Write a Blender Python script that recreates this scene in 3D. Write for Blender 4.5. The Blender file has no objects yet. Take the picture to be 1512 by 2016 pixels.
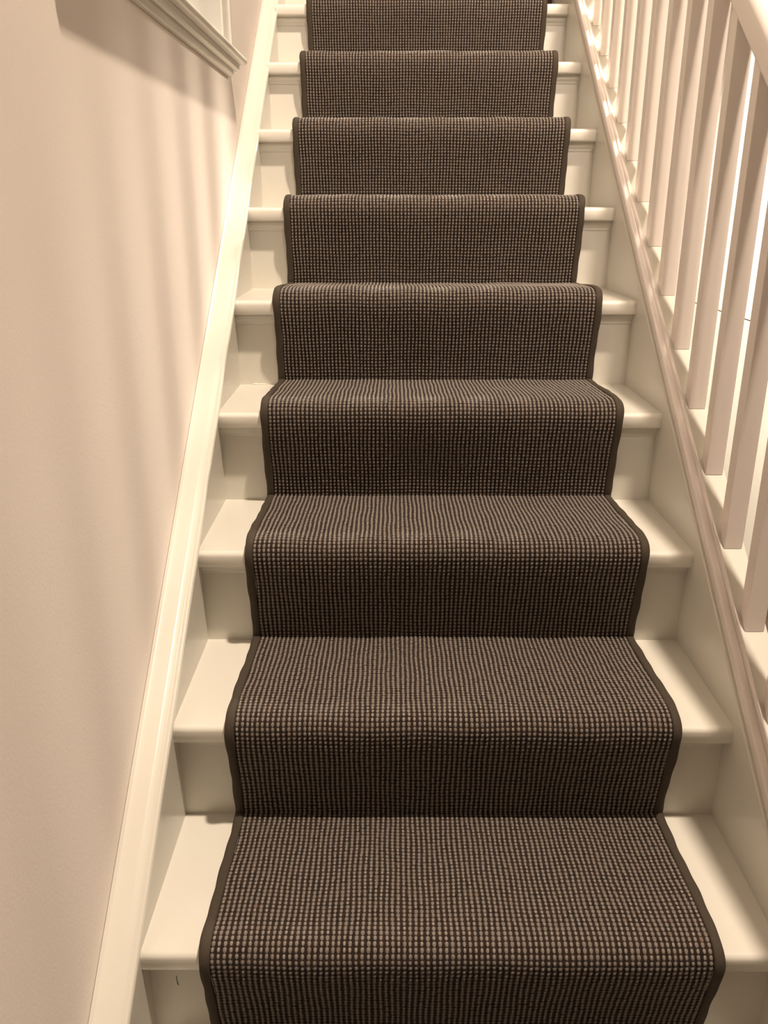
import bpy, bmesh, math, random
import numpy as np
from mathutils import Vector, Matrix
random.seed(7)
rng = np.random.default_rng(7)
SC = bpy.context.scene
COL = SC.collection

# ------------------------------------------------------------------ staircase measures
G = 0.23          # going
R = 0.1722        # rise
W = 0.7958        # width between the string boards
K = R / G
N0, N1 = -3, 8    # first and last tread
FLOOR = (N0 - 1) * R
WALLX = -0.040

# ------------------------------------------------------------------ camera
cam_data = bpy.data.cameras.new('camera')
cam = bpy.data.objects.new('camera', cam_data)
COL.objects.link(cam)
SC.camera = cam
pitch, yaw, roll = 0.3496, -0.0047, -0.0008
fw = Vector((math.sin(yaw) * math.cos(pitch), math.cos(yaw) * math.cos(pitch), -math.sin(pitch)))
rt = Vector((math.cos(yaw), -math.sin(yaw), 0))
up = rt.cross(fw)
r2 = rt * math.cos(roll) + up * math.sin(roll)
u2 = -rt * math.sin(roll) + up * math.cos(roll)
M = Matrix((r2, u2, -fw)).transposed().to_4x4()
M.translation = Vector((0.3056, -0.8134, 0.8719))
cam.matrix_world = M
cam_data.sensor_fit = 'VERTICAL'
cam_data.sensor_height = 36.0
cam_data.lens = 1673.57 / 2016 * 36.0
cam_data.clip_start = 0.02

# ------------------------------------------------------------------ world, lights, exposure
SC.view_settings.view_transform = 'Standard'
SC.view_settings.look = 'None'
SC.view_settings.gamma = 1.0
SC.view_settings.use_curve_mapping = False
SC.view_settings.exposure = 1.32

world = bpy.data.worlds.new('world')
SC.world = world
world.use_nodes = True
world.node_tree.nodes['Background'].inputs[0].default_value = (1.0, 0.78, 0.56, 1)
world.node_tree.nodes['Background'].inputs[1].default_value = 0.02

def lamp(name, loc, power, radius, colour):
    d = bpy.data.lights.new(name, 'POINT')
    d.energy = power; d.shadow_soft_size = radius; d.color = colour
    o = bpy.data.objects.new(name, d); COL.objects.link(o); o.location = loc
    return o
def spot(name, loc, target, power, radius, cone, colour):
    o = lamp(name, loc, power, radius, colour)
    o.data.type = 'SPOT'
    d = bpy.data.lights[o.data.name]; d.spot_size = math.radians(cone); d.spot_blend = 0.5; d.energy = power; d.shadow_soft_size = radius
    o.rotation_euler = (Vector(target) - Vector(loc)).to_track_quat('-Z', 'Y').to_euler()
    return o
spot('upper_ceiling_lamp', (1.16, -0.45, 4.5), (0.45, 1.05, 0.85), 325, 0.085, 80, (1.0, 0.83, 0.665))
spot('side_room_lamp', (1.72, 3.05, 2.60), (-0.04, 0.42, 0.20), 340, 0.06, 27, (1.0, 0.86, 0.69))
bpy.data.lights['side_room_lamp'].spot_blend = 1.0
spot('front_fill', (0.95, -2.1, 2.7), (1.18, 1.55, 1.50), 125, 0.30, 54, (1.0, 0.82, 0.68))  # added fill from behind the camera, lifts baluster fronts and upper risers
bpy.data.lights['front_fill'].spot_blend = 1.0
spot('cupboard_fill', (1.12, 2.30, 2.15), (1.87, 2.80, 0.45), 230, 0.10, 80, (1.0, 0.87, 0.70))  # added spot that brightens the cupboard front behind the baluster gaps

# ------------------------------------------------------------------ materials
def new_mat(name):
    m = bpy.data.materials.new(name); m.use_nodes = True
    nt = m.node_tree
    return m, nt, nt.nodes['Principled BSDF']

def paint(name, base, rough, bump=0.05, scale=60, coat=0.0):
    m, nt, b = new_mat(name)
    b.inputs['Roughness'].default_value = rough
    if coat:
        b.inputs['Coat Weight'].default_value = coat
        b.inputs['Coat Roughness'].default_value = 0.12
    tc = nt.nodes.new('ShaderNodeTexCoord')
    n = nt.nodes.new('ShaderNodeTexNoise'); n.inputs['Scale'].default_value = scale
    n.inputs['Detail'].default_value = 4
    nt.links.new(tc.outputs['Object'], n.inputs['Vector'])
    bp = nt.nodes.new('ShaderNodeBump'); bp.inputs['Strength'].default_value = bump
    bp.inputs['Distance'].default_value = 0.002
    nt.links.new(n.outputs['Fac'], bp.inputs['Height'])
    nt.links.new(bp.outputs['Normal'], b.inputs['Normal'])
    n2 = nt.nodes.new('ShaderNodeTexNoise'); n2.inputs['Scale'].default_value = 3.0
    nt.links.new(tc.outputs['Object'], n2.inputs['Vector'])
    mx = nt.nodes.new('ShaderNodeMix'); mx.data_type = 'RGBA'
    mx.inputs['A'].default_value = (*[c * 0.975 for c in base], 1)
    mx.inputs['B'].default_value = (*base, 1)
    nt.links.new(n2.outputs['Fac'], mx.inputs['Factor'])
    nt.links.new(mx.outputs['Result'], b.inputs['Base Color'])
    return m

M_GLOSS = paint('white_gloss_paint', (0.73, 0.70, 0.62), 0.30, 0.06, 45, 0.15)
M_TREAD = paint('tread_gloss_paint', (0.80, 0.77, 0.69), 0.24, 0.05, 30, 0.35)
M_RAIL = paint('balustrade_satin_paint', (0.86, 0.785, 0.73), 0.5, 0.05, 60, 0.0)
M_WALL = paint('cream_wall_paint', (0.84, 0.758, 0.693), 0.75, 0.10, 220)
M_CEIL = paint('ceiling_paint', (0.82, 0.79, 0.74), 0.85, 0.05, 150)
M_FAR = paint('taupe_wall_paint', (0.62, 0.58, 0.53), 0.8, 0.10, 200)
M_CAB = paint('white_cupboard_lacquer', (0.84, 0.83, 0.78), 0.35, 0.02, 80)

def floor_mat():
    m, nt, b = new_mat('dark_wood_floor')
    tc = nt.nodes.new('ShaderNodeTexCoord')
    mp = nt.nodes.new('ShaderNodeMapping'); mp.inputs['Rotation'].default_value = (0, 0, math.pi / 2)
    nt.links.new(tc.outputs['Object'], mp.inputs['Vector'])
    br = nt.nodes.new('ShaderNodeTexBrick')
    br.inputs['Scale'].default_value = 1.0
    br.inputs['Brick Width'].default_value = 1.4
    br.inputs['Row Height'].default_value = 0.14
    br.inputs['Mortar Size'].default_value = 0.002
    br.inputs['Color1'].default_value = (0.045, 0.020, 0.012, 1)
    br.inputs['Color2'].default_value = (0.065, 0.030, 0.017, 1)
    br.inputs['Mortar'].default_value = (0.01, 0.006, 0.004, 1)
    nt.links.new(mp.outputs['Vector'], br.inputs['Vector'])
    nt.links.new(br.outputs['Color'], b.inputs['Base Color'])
    b.inputs['Roughness'].default_value = 0.45
    return m
M_FLOOR = floor_mat()

def knob_mat():
    m, nt, b = new_mat('black_metal')
    n = nt.nodes.new('ShaderNodeTexNoise'); n.inputs['Scale'].default_value = 40
    cr = nt.nodes.new('ShaderNodeValToRGB')
    cr.color_ramp.elements[0].color = (0.015, 0.013, 0.012, 1)
    cr.color_ramp.elements[1].color = (0.03, 0.027, 0.025, 1)
    nt.links.new(n.outputs['Fac'], cr.inputs['Fac']); nt.links.new(cr.outputs['Color'], b.inputs['Base Color'])
    b.inputs['Roughness'].default_value = 0.4
    return m
M_KNOB = knob_mat()

def weave_mat():
    """looped wool: pale taupe beads in columns on a dark brown ground; uv = (column, row)"""
    m, nt, b = new_mat('looped_wool_weave')
    L = nt.links.new
    def math_(op, a, c=None, clamp=False):
        n = nt.nodes.new('ShaderNodeMath'); n.operation = op; n.use_clamp = clamp
        for i, v in enumerate((a, c)):
            if v is None: continue
            if isinstance(v, (int, float)): n.inputs[i].default_value = v
            else: L(v, n.inputs[i])
        return n.outputs[0]
    uv = nt.nodes.new('ShaderNodeUVMap'); uv.uv_map = 'weave'
    sp = nt.nodes.new('ShaderNodeSeparateXYZ'); L(uv.outputs['UV'], sp.inputs[0])
    fu = math_('SUBTRACT', math_('FRACT', sp.outputs[0]), 0.5)
    fv = math_('SUBTRACT', math_('FRACT', sp.outputs[1]), 0.5)
    iu = math_('FLOOR', sp.outputs[0]); iv = math_('FLOOR', sp.outputs[1])
    cell = nt.nodes.new('ShaderNodeCombineXYZ'); L(iu, cell.inputs[0]); L(iv, cell.inputs[1])
    wn = nt.nodes.new('ShaderNodeTexWhiteNoise'); wn.noise_dimensions = '2D'; L(cell.outputs[0], wn.inputs['Vector'])
    a = math_('POWER', math_('DIVIDE', math_('ABSOLUTE', fu), 0.285), 2.0)
    c = math_('POWER', math_('DIVIDE', math_('ABSOLUTE', fv), 0.445), 2.5)
    d = math_('ADD', a, c)
    d = math_('ADD', d, math_('MULTIPLY', math_('SUBTRACT', wn.outputs['Value'], 0.5), 0.55))
    mr = nt.nodes.new('ShaderNodeMapRange'); mr.interpolation_type = 'SMOOTHSTEP'
    mr.inputs['From Min'].default_value = 0.55; mr.inputs['From Max'].default_value = 1.25
    mr.inputs['To Min'].default_value = 1.0; mr.inputs['To Max'].default_value = 0.0
    L(d, mr.inputs['Value'])
    ramp = nt.nodes.new('ShaderNodeValToRGB')
    e = ramp.color_ramp.elements
    e[0].position = 0.0; e[0].color = (0.172, 0.149, 0.126, 1)
    e[1].position = 1.0; e[1].color = (0.290, 0.254, 0.218, 1)
    k = e.new(0.006); k.color = (0.195, 0.125, 0.10, 1)
    k = e.new(0.012); k.color = (0.190, 0.164, 0.139, 1)
    k = e.new(0.93); k.color = (0.250, 0.218, 0.186, 1)
    L(wn.outputs['Value'], ramp.inputs['Fac'])
    ramp2 = nt.nodes.new('ShaderNodeValToRGB')
    e = ramp2.color_ramp.elements
    e[0].color = (0.018, 0.012, 0.009, 1); e[1].color = (0.036, 0.020, 0.014, 1)
    wc = nt.nodes.new('ShaderNodeSeparateColor'); L(wn.outputs['Color'], wc.inputs[0])
    L(wc.outputs[1], ramp2.inputs['Fac'])
    mx = nt.nodes.new('ShaderNodeMix'); mx.data_type = 'RGBA'
    L(mr.outputs['Result'], mx.inputs['Factor']); L(ramp2.outputs['Color'], mx.inputs['A']); L(ramp.outputs['Color'], mx.inputs['B'])
    # faint lengthwise and patchwise yarn variation
    tc = nt.nodes.new('ShaderNodeTexCoord')
    nz = nt.nodes.new('ShaderNodeTexNoise'); nz.inputs['Scale'].default_value = 700; nz.inputs['Detail'].default_value = 3
    L(tc.outputs['Object'], nz.inputs['Vector'])
    hv = nt.nodes.new('ShaderNodeHueSaturation'); L(mx.outputs['Result'], hv.inputs['Color'])
    L(math_('ADD', math_('MULTIPLY', nz.outputs['Fac'], 0.5), 0.75), hv.inputs['Value'])
    L(hv.outputs['Color'], b.inputs['Base Color'])
    bp = nt.nodes.new('ShaderNodeBump'); bp.inputs['Strength'].default_value = 0.5; bp.inputs['Distance'].default_value = 0.0006
    L(nz.outputs['Fac'], bp.inputs['Height']); L(bp.outputs['Normal'], b.inputs['Normal'])
    b.inputs['Roughness'].default_value = 0.95
    b.inputs['Specular IOR Level'].default_value = 0.15
    b.inputs['Sheen Weight'].default_value = 0.15
    return m
M_WEAVE = weave_mat()

def tape_mat(name, col):
    m, nt, b = new_mat(name)
    tc = nt.nodes.new('ShaderNodeTexCoord')
    wv = nt.nodes.new('ShaderNodeTexNoise'); wv.inputs['Scale'].default_value = 900
    nt.links.new(tc.outputs['Object'], wv.inputs['Vector'])
    cr = nt.nodes.new('ShaderNodeValToRGB')
    cr.color_ramp.elements[0].color = (*[c * .75 for c in col], 1)
    cr.color_ramp.elements[1].color = (*[c * 1.25 for c in col], 1)
    nt.links.new(wv.outputs['Fac'], cr.inputs['Fac']); nt.links.new(cr.outputs['Color'], b.inputs['Base Color'])
    bp = nt.nodes.new('ShaderNodeBump'); bp.inputs['Strength'].default_value = 0.4; bp.inputs['Distance'].default_value = 0.0005
    nt.links.new(wv.outputs['Fac'], bp.inputs['Height']); nt.links.new(bp.outputs['Normal'], b.inputs['Normal'])
    b.inputs['Roughness'].default_value = 0.9
    b.inputs['Specular IOR Level'].default_value = 0.2
    return m
M_TAPE = tape_mat('dark_binding_tape', (0.066, 0.052, 0.038))
M_LANDING = tape_mat('dark_landing_wool', (0.060, 0.042, 0.030))

# ------------------------------------------------------------------ helpers
def link_mesh(name, verts, faces, mat, parent=None, smooth=False, bevel=0.0, seg=2):
    me = bpy.data.meshes.new(name)
    me.from_pydata([tuple(v) for v in verts], [], faces)
    bm = bmesh.new(); bm.from_mesh(me)
    bmesh.ops.recalc_face_normals(bm, faces=bm.faces)
    bm.to_mesh(me); bm.free()
    me.materials.append(mat)
    o = bpy.data.objects.new(name, me); COL.objects.link(o)
    if parent: o.parent = parent
    if smooth:
        for p in me.polygons: p.use_smooth = True
    if bevel:
        md = o.modifiers.new('bevel', 'BEVEL'); md.width = bevel; md.segments = seg
        md.limit_method = 'ANGLE'; md.angle_limit = math.radians(35)
        for p in me.polygons: p.use_smooth = True
        wn = o.modifiers.new('normals', 'WEIGHTED_NORMAL'); wn.keep_sharp = False
    return o

def prism(name, prof, a, b, axis, mat, parent=None, **kw):
    """profile of 2-D points pushed from a to b along an axis; X: prof=(y,z), Y: prof=(x,z)"""
    n = len(prof); vs = []
    for t in (a, b):
        for p, q in prof:
            vs.append((t, p, q) if axis == 'X' else ((p, t, q) if axis == 'Y' else (p, q, t)))
    fs = [tuple(range(n)), tuple(range(2 * n - 1, n - 1, -1))]
    fs += [(i, (i + 1) % n, n + (i + 1) % n, n + i) for i in range(n)]
    return link_mesh(name, vs, fs, mat, parent, **kw)

def slope_sweep(name, prof, y0, y1, mat, parent=None, line=None, **kw):
    """profile (x, h above the nosing line) swept up the slope, plumb-cut ends"""
    line = line or (lambda y: 0.0)
    n = len(prof); vs = []
    for y in (y0, y1):
        for x, h in prof: vs.append((x, y, K * y + h + line(y)))
    fs = [tuple(range(n)), tuple(range(2 * n - 1, n - 1, -1))]
    fs += [(i, (i + 1) % n, n + (i + 1) % n, n + i) for i in range(n)]
    return link_mesh(name, vs, fs, mat, parent, **kw)

def box(name, lo, hi, mat, parent=None, **kw):
    return prism(name, [(lo[1], lo[2]), (hi[1], lo[2]), (hi[1], hi[2]), (lo[1], hi[2])], lo[0], hi[0], 'X', mat, parent, **kw)

def tag(o, label, cat, group=None):
    o['label'] = label; o['category'] = cat
    if group: o['group'] = group
    return o
def struct(o):
    o['kind'] = 'structure'; return o
def empty(name, loc=(0, 0, 0)):
    o = bpy.data.objects.new(name, None); COL.objects.link(o); o.location = loc
    o.empty_display_size = 0.1
    return o

# ------------------------------------------------------------------ the room
YB, YF, XR, ZC = -2.6, 4.2, 2.35, 5.0
struct(box('floor', (WALLX - .12, YB - .1, FLOOR - .1), (XR + .1, YF + .1, FLOOR), M_FLOOR))
struct(box('ceiling', (WALLX - .12, YB - .1, ZC), (XR + .1, YF + .1, ZC + .1), M_FAR))
struct(box('wall_left', (WALLX - .12, YB, FLOOR), (WALLX - .0006, YF, ZC), M_WALL))
struct(box('wall_right', (XR, YB, FLOOR), (XR + .1, YF, ZC), M_FAR))
struct(box('wall_back', (WALLX - .12, YB - .1, FLOOR), (XR + .1, YB, ZC), M_FAR))
struct(box('wall_front', (WALLX - .12, YF, FLOOR), (XR + .1, YF + .1, ZC), M_FAR))

# ------------------------------------------------------------------ staircase
stair = empty('staircase', (0, N0 * G, FLOOR))
tag(stair, 'white painted staircase rising straight ahead between two string boards', 'staircase')
def sp(o):
    """parent to the staircase while keeping world coordinates"""
    o.parent = stair; o.matrix_parent_inverse = Matrix.Translation(-stair.location); return o

NF, TT, RF = -0.016, 0.028, 0.012      # nosing front, tread thickness, riser face
for n in range(N0, N1 + 1):
    y, z = n * G, n * R
    prof = [(y + G + RF + .018, z - TT), (y + G + RF + .018, z)]
    # bull-nosed front edge
    r = 0.0080
    for i in range(7):
        a = math.pi / 2 + i * math.pi / 12
        prof.append((y + NF + r + 1.15 * r * math.cos(a), z - r + r * math.sin(a)))
    for i in range(1, 5):
        a = math.pi + i * math.pi / 8
        prof.append((y + NF + .006 + .0075 * math.cos(a), z - TT + .006 + .006 * math.sin(a)))
    o = sp(prism('tread', prof, 0, W, 'X', M_TREAD))
    for p in o.data.polygons: p.use_smooth = len(p.vertices) == 4
    md = o.modifiers.new('edges', 'EDGE_SPLIT'); md.split_angle = math.radians(40)
    sp(box('riser', (0, y + RF, z - R), (W, y + RF + .018, z - TT), M_GLOSS))
    cv = [(y + RF, z - TT), (y + RF - .010, z - TT), (y + RF - .010, z - TT - .004), (y + RF - .0075, z - TT - .010),
          (y + RF - .003, z - TT - .015), (y + RF - .002, z - TT - .020), (y + RF, z - TT - .020)]
    sp(prism('cove_moulding', cv, 0, W, 'X', M_GLOSS))
sp(box('riser', (0, 9 * G + RF, 8 * R), (W, 9 * G + RF + .018, 9 * R - .03), M_GLOSS))

Y0S, Y1S = -0.80, 2.20
hl = lambda y: 0.040 - 0.0235 * y      # top line of the left string over the nosing line
ls = [(WALLX, -.36), (0, -.36), (0, -.012), (WALLX, -.012)]
sp(slope_sweep('string_board', ls, Y0S, Y1S, M_GLOSS, line=hl, bevel=.001))
cap = [(WALLX, -.020), (.001, -.020), (.0035, -.016), (.0045, -.010), (.0040, -.005), (.0015, -.0015),
       (-.003, -.0030), (-.0045, -.0035), (-.0060, -.0010), (-.0120, .0015), (-.0135, .0025), (-.028, .0035),
       (-.036, .0048), (WALLX, .010)]
sp(slope_sweep('string_capping', cap, Y0S, Y1S, M_GLOSS, line=hl, bevel=.0006, seg=1))

rs = [(W, -.36), (W + .072, -.36), (W + .072, .045), (W, .045)]
sp(slope_sweep('string_board', rs, Y0S, Y1S, M_GLOSS, bevel=.003))
mo = [(W, .062), (W + .030, .044), (W + .030, .052), (W + .027, .058), (W + .0225, .061), (W + .0215, .070),
      (W + .0185, .0755), (W + .0150, .0765), (W + .0130, .0740), (W + .0115, .0745), (W + .0100, .0820), (W + .0060, .0870),
      (W + .0015, .0885), (W - .0015, .0880), (W - .0030, .0855), (W - .0032, .0815), (W - .0015, .0785), (W, .0780)]
sp(slope_sweep('string_moulding', mo, Y0S, Y1S, M_RAIL, bevel=.0005, seg=1))
# unseen panel, added to stop light leaking from under the stairs
prof = [(Y0S, FLOOR), (Y1S, FLOOR), (Y1S, K * Y1S - .30), (Y0S + .12, FLOOR)]
prof = [(-.33, FLOOR), (Y1S, FLOOR), (Y1S, K * Y1S - .33), (-.33, K * -.33 - .33)]
sp(prism('spandrel_light_block', prof, W + .030, W + .050, 'X', M_GLOSS))

# wear: a dark scuff on the lowest riser in view, a chipped lump of paint at the back of a tread
def mark(name, pts, y, mat, th=.0006):
    sp(prism(name, [(x, z) for x, z in pts], y - th, y + .0002, 'Y', mat))
mark('scuff_mark', [(.0325, -.0665), (.0332, -.0670), (.0338, -.0780), (.0350, -.0825), (.0342, -.0828), (.0329, -.0785)], RF, M_KNOB)
bm = bmesh.new()
for i, (x, r_) in enumerate([(.028, .0030), (.033, .0042), (.038, .0028), (.043, .0038), (.049, .0032), (.055, .0022)]):
    g = bmesh.ops.create_icosphere(bm, subdivisions=2, radius=r_)
    bmesh.ops.scale(bm, vec=(1.3, .9, .7), verts=g['verts'])
    bmesh.ops.translate(bm, vec=(x, 4 * G + RF - .0015, 3 * R + .0008), verts=g['verts'])
me = bpy.data.meshes.new('paint_flakes'); bm.to_mesh(me); bm.free()
me.materials.append(M_TREAD)
pf = bpy.data.objects.new('paint_flakes', me); COL.objects.link(pf); sp(pf)

# landing
struct(box('floor_landing', (0, 9 * G - .002, 9 * R - .03), (W + .072, YF, 9 * R), M_GLOSS))

# ------------------------------------------------------------------ balustrade
bal = empty('balustrade', (W + .05, Y0S, K * Y0S))
tag(bal, 'white balustrade of square balusters and sloping handrail on the right string', 'balustrade')
def bp_(o):
    o.parent = bal; o.matrix_parent_inverse = Matrix.Translation(-bal.location); return o
BX0, BX1, TY, SPB = W + .0365, W + .0655, .026, .1138
k = -9
while .307 + k * SPB < Y1S - .08:
    y = .307 + k * SPB
    if y > Y0S + .06:
        za, zb = .045, .660
        vs = []
        for (x, yy) in ((BX0, y), (BX1, y), (BX1, y + TY), (BX0, y + TY)):
            vs.append((x, yy, K * yy + za + .0003))
        for (x, yy) in ((BX0, y), (BX1, y), (BX1, y + TY), (BX0, y + TY)):
            vs.append((x, yy, K * yy + zb))
        fs = [(0, 1, 2, 3), (4, 5, 6, 7), (0, 1, 5, 4), (1, 2, 6, 5), (2, 3, 7, 6), (3, 0, 4, 7)]
        bp_(link_mesh('baluster', vs, fs, M_RAIL, bevel=.0016, seg=2))
    k += 1
c = W + .051
hr = [(c - .020, .656), (c + .013, .656), (c + .016, .662), (c + .016, .700), (c + .013, .714), (c + .006, .722), (c - .003, .725),
      (c - .013, .722), (c - .020, .714), (c - .0235, .702), (c - .0235, .662)]
bp_(slope_sweep('handrail', hr, Y0S, Y1S, M_RAIL, bevel=.003, seg=3))
for yy, zt in ((Y0S - .0405, K * Y0S + .84), (Y1S + .0405, K * Y1S + .84)):
    zb = FLOOR if yy < 0 else 9 * R + .0003
    bp_(box('newel_post', (c - .04, yy - .04, zb), (c + .04, yy + .04, zt), M_RAIL, bevel=.004))
    pr = [(c - .048, yy - .048), (c + .048, yy - .048), (c + .048, yy + .048), (c - .048, yy + .048)]
    bp_(prism('newel_cap', pr, zt, zt + .02, 'Z', M_RAIL, bevel=.006))

# ------------------------------------------------------------------ runner
COLS = 84
TAPE = 0.0135
def exl(y): return 0.0765 + 0.0048 * y        # left edge of the runner
def exr(y): return 0.7150 + 0.0110 * y        # right edge
step_pts = [(.0000, -.1600), (-.0015, -.1480), (-.0060, -.1220), (-.0125, -.0950), (-.0190, -.0680), (-.0260, -.0420), (-.0315, -.0200),
            (-.0335, -.0020), (-.0300, .0110), (-.0190, .0200), (.0000, .0232), (.0350, .0225), (.0900, .0190), (.1450, .0150),
            (.1950, .0125), (.2200, .0120)]
ctrl = []
ends = []
for n in range(N0, N1 + 1):
    for dy, dz in step_pts:
        if n == N0 and dz < -.159: dz = -.1722
        ctrl.append((n * G + dy, n * R + dz))
ctrl = np.array(ctrl)
def catmull(P, sub=8):
    out = []
    for i in range(len(P) - 1):
        p0 = P[max(i - 1, 0)]; p1 = P[i]; p2 = P[i + 1]; p3 = P[min(i + 2, len(P) - 1)]
        for t in np.arange(sub) / sub:
            out.append(.5 * ((2 * p1) + (-p0 + p2) * t + (2 * p0 - 5 * p1 + 4 * p2 - p3) * t**2 + (-p0 + 3 * p1 - 3 * p2 + p3) * t**3))
    out.append(P[-1])
    return np.array(out)
path = catmull(ctrl)
seg = np.linalg.norm(np.diff(path, axis=0), axis=1)
S = np.concatenate([[0], np.cumsum(seg)])
ROWS = int(S[-1] / 0.0069)
VR, VC = 4, 5
def sample(s):
    y = np.interp(s, S, path[:, 0]); z = np.interp(s, S, path[:, 1])
    e = 0.0025
    ty = np.interp(s + e, S, path[:, 0]) - np.interp(s - e, S, path[:, 0])
    tz = np.interp(s + e, S, path[:, 1]) - np.interp(s - e, S, path[:, 1])
    l = np.hypot(ty, tz)
    return y, z, -tz / l, ty / l            # point and normal (towards the walker)

def np_mesh(name, co, faces, uv, mat, parent):
    me = bpy.data.meshes.new(name)
    me.vertices.add(len(co)); me.vertices.foreach_set('co', co.astype(np.float32).ravel())
    me.loops.add(faces.size); me.loops.foreach_set('vertex_index', faces.astype(np.int32).ravel())
    me.polygons.add(len(faces))
    me.polygons.foreach_set('loop_start', (np.arange(len(faces)) * faces.shape[1]).astype(np.int32))
    me.polygons.foreach_set('use_smooth', np.ones(len(faces), dtype=bool))
    me.update(calc_edges=True)
    if uv is not None:
        ul = me.uv_layers.new(name='weave')
        ul.data.foreach_set('uv', uv[faces.ravel()].astype(np.float32).ravel())
    me.materials.append(mat)
    me.validate()
    o = bpy.data.objects.new(name, me); COL.objects.link(o)
    if parent: o.parent = parent
    return o

runner = empty('stair_runner', (0, 0, 0))
tag(runner, 'dark brown and taupe looped stair runner laid down the middle of the white stairs', 'carpet')

def grid_faces(nr, nc):
    a = np.arange((nr - 1) * nc).reshape(nr - 1, nc)[:, :-1].ravel()
    return np.stack([a, a + 1, a + nc + 1, a + nc], axis=1)

nr = ROWS * VR + 1; nc = COLS * VC + 1
v = np.linspace(0, ROWS, nr); u = np.linspace(0, COLS, nc)
s = v / ROWS * S[-1]
py, pz, ny, nz = sample(s)
U, V = np.meshgrid(u, v)
iu = np.minimum(U.astype(int), COLS - 1); iv = np.minimum(V.astype(int), ROWS - 1)
rnd = rng.random((ROWS, COLS)); rr = rnd[iv, iu]
fu = U - iu - .5; fv = V - iv - .5
bead = np.clip(1 - (fu / .36) ** 2 - .82 * np.abs(fv / .5) ** 2.4, 0, 1) ** .5
h = 0.0026 * bead * (.8 + .4 * rr)
# slack in the cloth
def wave(a, b, fa, fb, ph): return np.sin(a * fa + ph) * np.cos(b * fb + ph * 1.7)
XL = exl(py)[:, None] + TAPE; XRt = exr(py)[:, None] - TAPE
X = XL + (XRt - XL) * (U / COLS)
sl = .0009 * wave(X, s[:, None], 19, 31, .4) + .0007 * wave(X, s[:, None], 43, 17, 2.1)
X = X + .0007 * wave(U, V, .55, .35, 1.0) + .0005 * (rng.random((ROWS, COLS))[iv, iu] - .5)
off = h + sl
wob = .0008 * wave(U, V, .31, .07, 3.0)
Y = py[:, None] + ny[:, None] * off + wob * (-nz[:, None]) * -1
Z = pz[:, None] + nz[:, None] * off + wob * ny[:, None] * -1
co = np.stack([X, Y, Z], axis=-1).reshape(-1, 3)
uv = np.stack([U, V], axis=-1).reshape(-1, 2)
np_mesh('woven_field', co, grid_faces(nr, nc), uv, M_WEAVE, runner)

# binding tape along both long edges
tp = [(.0, -.0005), (.0, .0022), (.0025, .0033), (.0065, .0036), (.0105, .0028), (.0130, .0006), (.0140, -.0030), (.0135, -.0095), (.012, -.0112)]
for side in (-1, 1):
    n_s = int(S[-1] / .004)
    ss = np.linspace(0, S[-1], n_s)
    y, z, a, b = sample(ss)
    edge = exl(y) + TAPE if side < 0 else exr(y) - TAPE
    wv = .0006 * np.sin(ss * 47 + side) + .0005 * np.sin(ss * 113 + side * 2)
    cs = []
    for px, ph in tp:
        cs.append(np.stack([edge + side * (px + (wv if px > .005 else 0)), y + a * ph, z + b * ph], axis=-1))
    cs = np.stack(cs, axis=1).reshape(-1, 3)
    f = grid_faces(n_s, len(tp))
    if side < 0: f = f[:, ::-1]
    o = np_mesh('edge_binding', cs, f, None, M_TAPE, runner)

# carpet on the landing, a little wider than the runner
lc = empty('landing_carpet', (0.09, 9 * G, 9 * R))
tag(lc, 'plain dark brown landing carpet just showing above the top step', 'carpet')
q = RF - .0008
pr = [(9 * G + q, 8 * R + .002), (9 * G + q - .010, 8 * R + .002), (9 * G + q - .010, 9 * R - .03), (9 * G - .022, 9 * R - .012),
      (9 * G - .022, 9 * R + .004), (9 * G - .010, 9 * R + .011), (YF - .02, 9 * R + .011), (YF - .02, 9 * R + .0005), (9 * G - .004, 9 * R + .0005), (9 * G - .004, 9 * R - .031), (9 * G + q, 9 * R - .0315)]
o = prism('carpet_sheet', pr, .092, .790, 'X', M_LANDING, bevel=.002)
o.parent = lc; o.matrix_parent_inverse = Matrix.Translation(-lc.location)

# ------------------------------------------------------------------ sill and casing on the left wall
sx = WALLX
nich = empty('window_1', (sx, .2, 1.135)); struct(nich)
def np2(o):
    o.parent = nich; o.matrix_parent_inverse = Matrix.Translation(-nich.location); return o
YA, YE, YS = .19, 1.262, 1.245
sill = np2(prism('sill', [(sx, 1.151), (sx + .033, 1.151), (sx + .038, 1.154), (sx + .040, 1.159), (sx + .038, 1.164), (sx + .033, 1.167), (sx, 1.168)], YA - .01, YS + .012, 'Y', M_GLOSS, bevel=.0015))
np2(prism('apron', [(sx, 1.138), (sx + .018, 1.138), (sx + .023, 1.142), (sx + .024, 1.151), (sx, 1.151)], YA + .005, YS, 'Y', M_GLOSS, bevel=.001))
np2(prism('apron_moulding', [(sx, 1.126), (sx + .008, 1.127), (sx + .012, 1.132), (sx + .012, 1.138), (sx, 1.138)], YA + .01, YS - .008, 'Y', M_GLOSS, bevel=.001))
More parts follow.
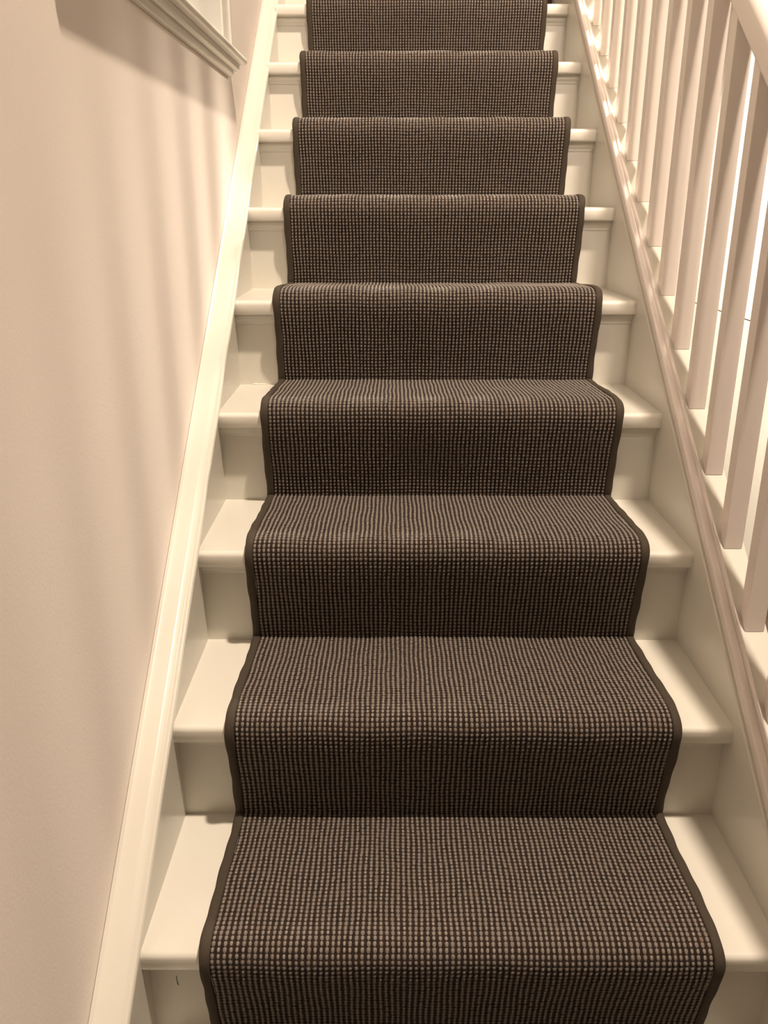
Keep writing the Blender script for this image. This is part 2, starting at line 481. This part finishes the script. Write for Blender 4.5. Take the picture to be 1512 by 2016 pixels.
for (ya, yb) in ((YE - .09, YE - .005), (YA + .005, YA + .09)):
    np2(box('casing', (sx, ya, 1.168), (sx + .006, yb, 2.30), M_GLOSS, bevel=.002))
    ys = yb - .018 if ya > 1 else ya
    np2(box('casing_bead', (sx + .004, ys, 1.168), (sx + .011, ys + .018, 2.31), M_GLOSS, bevel=.003))
np2(box('casing', (sx, YA + .005, 2.22), (sx + .0065, YE - .005, 2.31), M_GLOSS, bevel=.002))
np2(box('panel', (sx, YA + .09, 1.168), (sx + .003, YE - .09, 2.22), M_CAB))

# ------------------------------------------------------------------ white cupboard beyond the balusters
CX = 1.87
cab = empty('cupboard', (XR, 3.0, FLOOR))
tag(cab, 'tall white cupboard in the bright room glimpsed between the balusters', 'cupboard')
def cp(o, par=None):
    o.parent = par or cab
    o.matrix_parent_inverse = Matrix.Translation(-cab.location); return o
cp(box('body', (CX, 1.45, FLOOR), (XR - .002, YF - .05, 3.0), M_CAB))
ys = [1.46, 2.36, 3.24, YF - .06]
for i in range(3):
    for z0, z1 in ((FLOOR + .02, .3905), (.3965, 2.98)):
        d = cp(box('door', (CX - .018, ys[i] + .002, z0), (CX - .0005, ys[i + 1] - .002, z1), M_CAB, bevel=.0012))
        if z0 > 0 and i == 1:
            # small round black knob
            bm = bmesh.new()
            bmesh.ops.create_uvsphere(bm, u_segments=16, v_segments=10, radius=.009)
            bmesh.ops.scale(bm, vec=(.7, 1, 1), verts=bm.verts)
            bmesh.ops.create_cone(bm, segments=12, radius1=.004, radius2=.004, depth=.014, cap_ends=True,
                                  matrix=Matrix.Translation((.008, 0, 0)) @ Matrix.Rotation(math.pi / 2, 4, 'Y'))
            bmesh.ops.translate(bm, vec=(CX - .033, 3.065, .437), verts=bm.verts)
            me = bpy.data.meshes.new('knob'); bm.to_mesh(me); bm.free()
            me.materials.append(M_KNOB)
            for p in me.polygons: p.use_smooth = True
            kn = bpy.data.objects.new('knob', me); COL.objects.link(kn)
            kn.parent = d
            kn.matrix_parent_inverse = Matrix.Translation(-cab.location) @ Matrix.Translation(cab.location)
            kn.matrix_parent_inverse = Matrix.Identity(4)
bpy.context.view_layer.update()
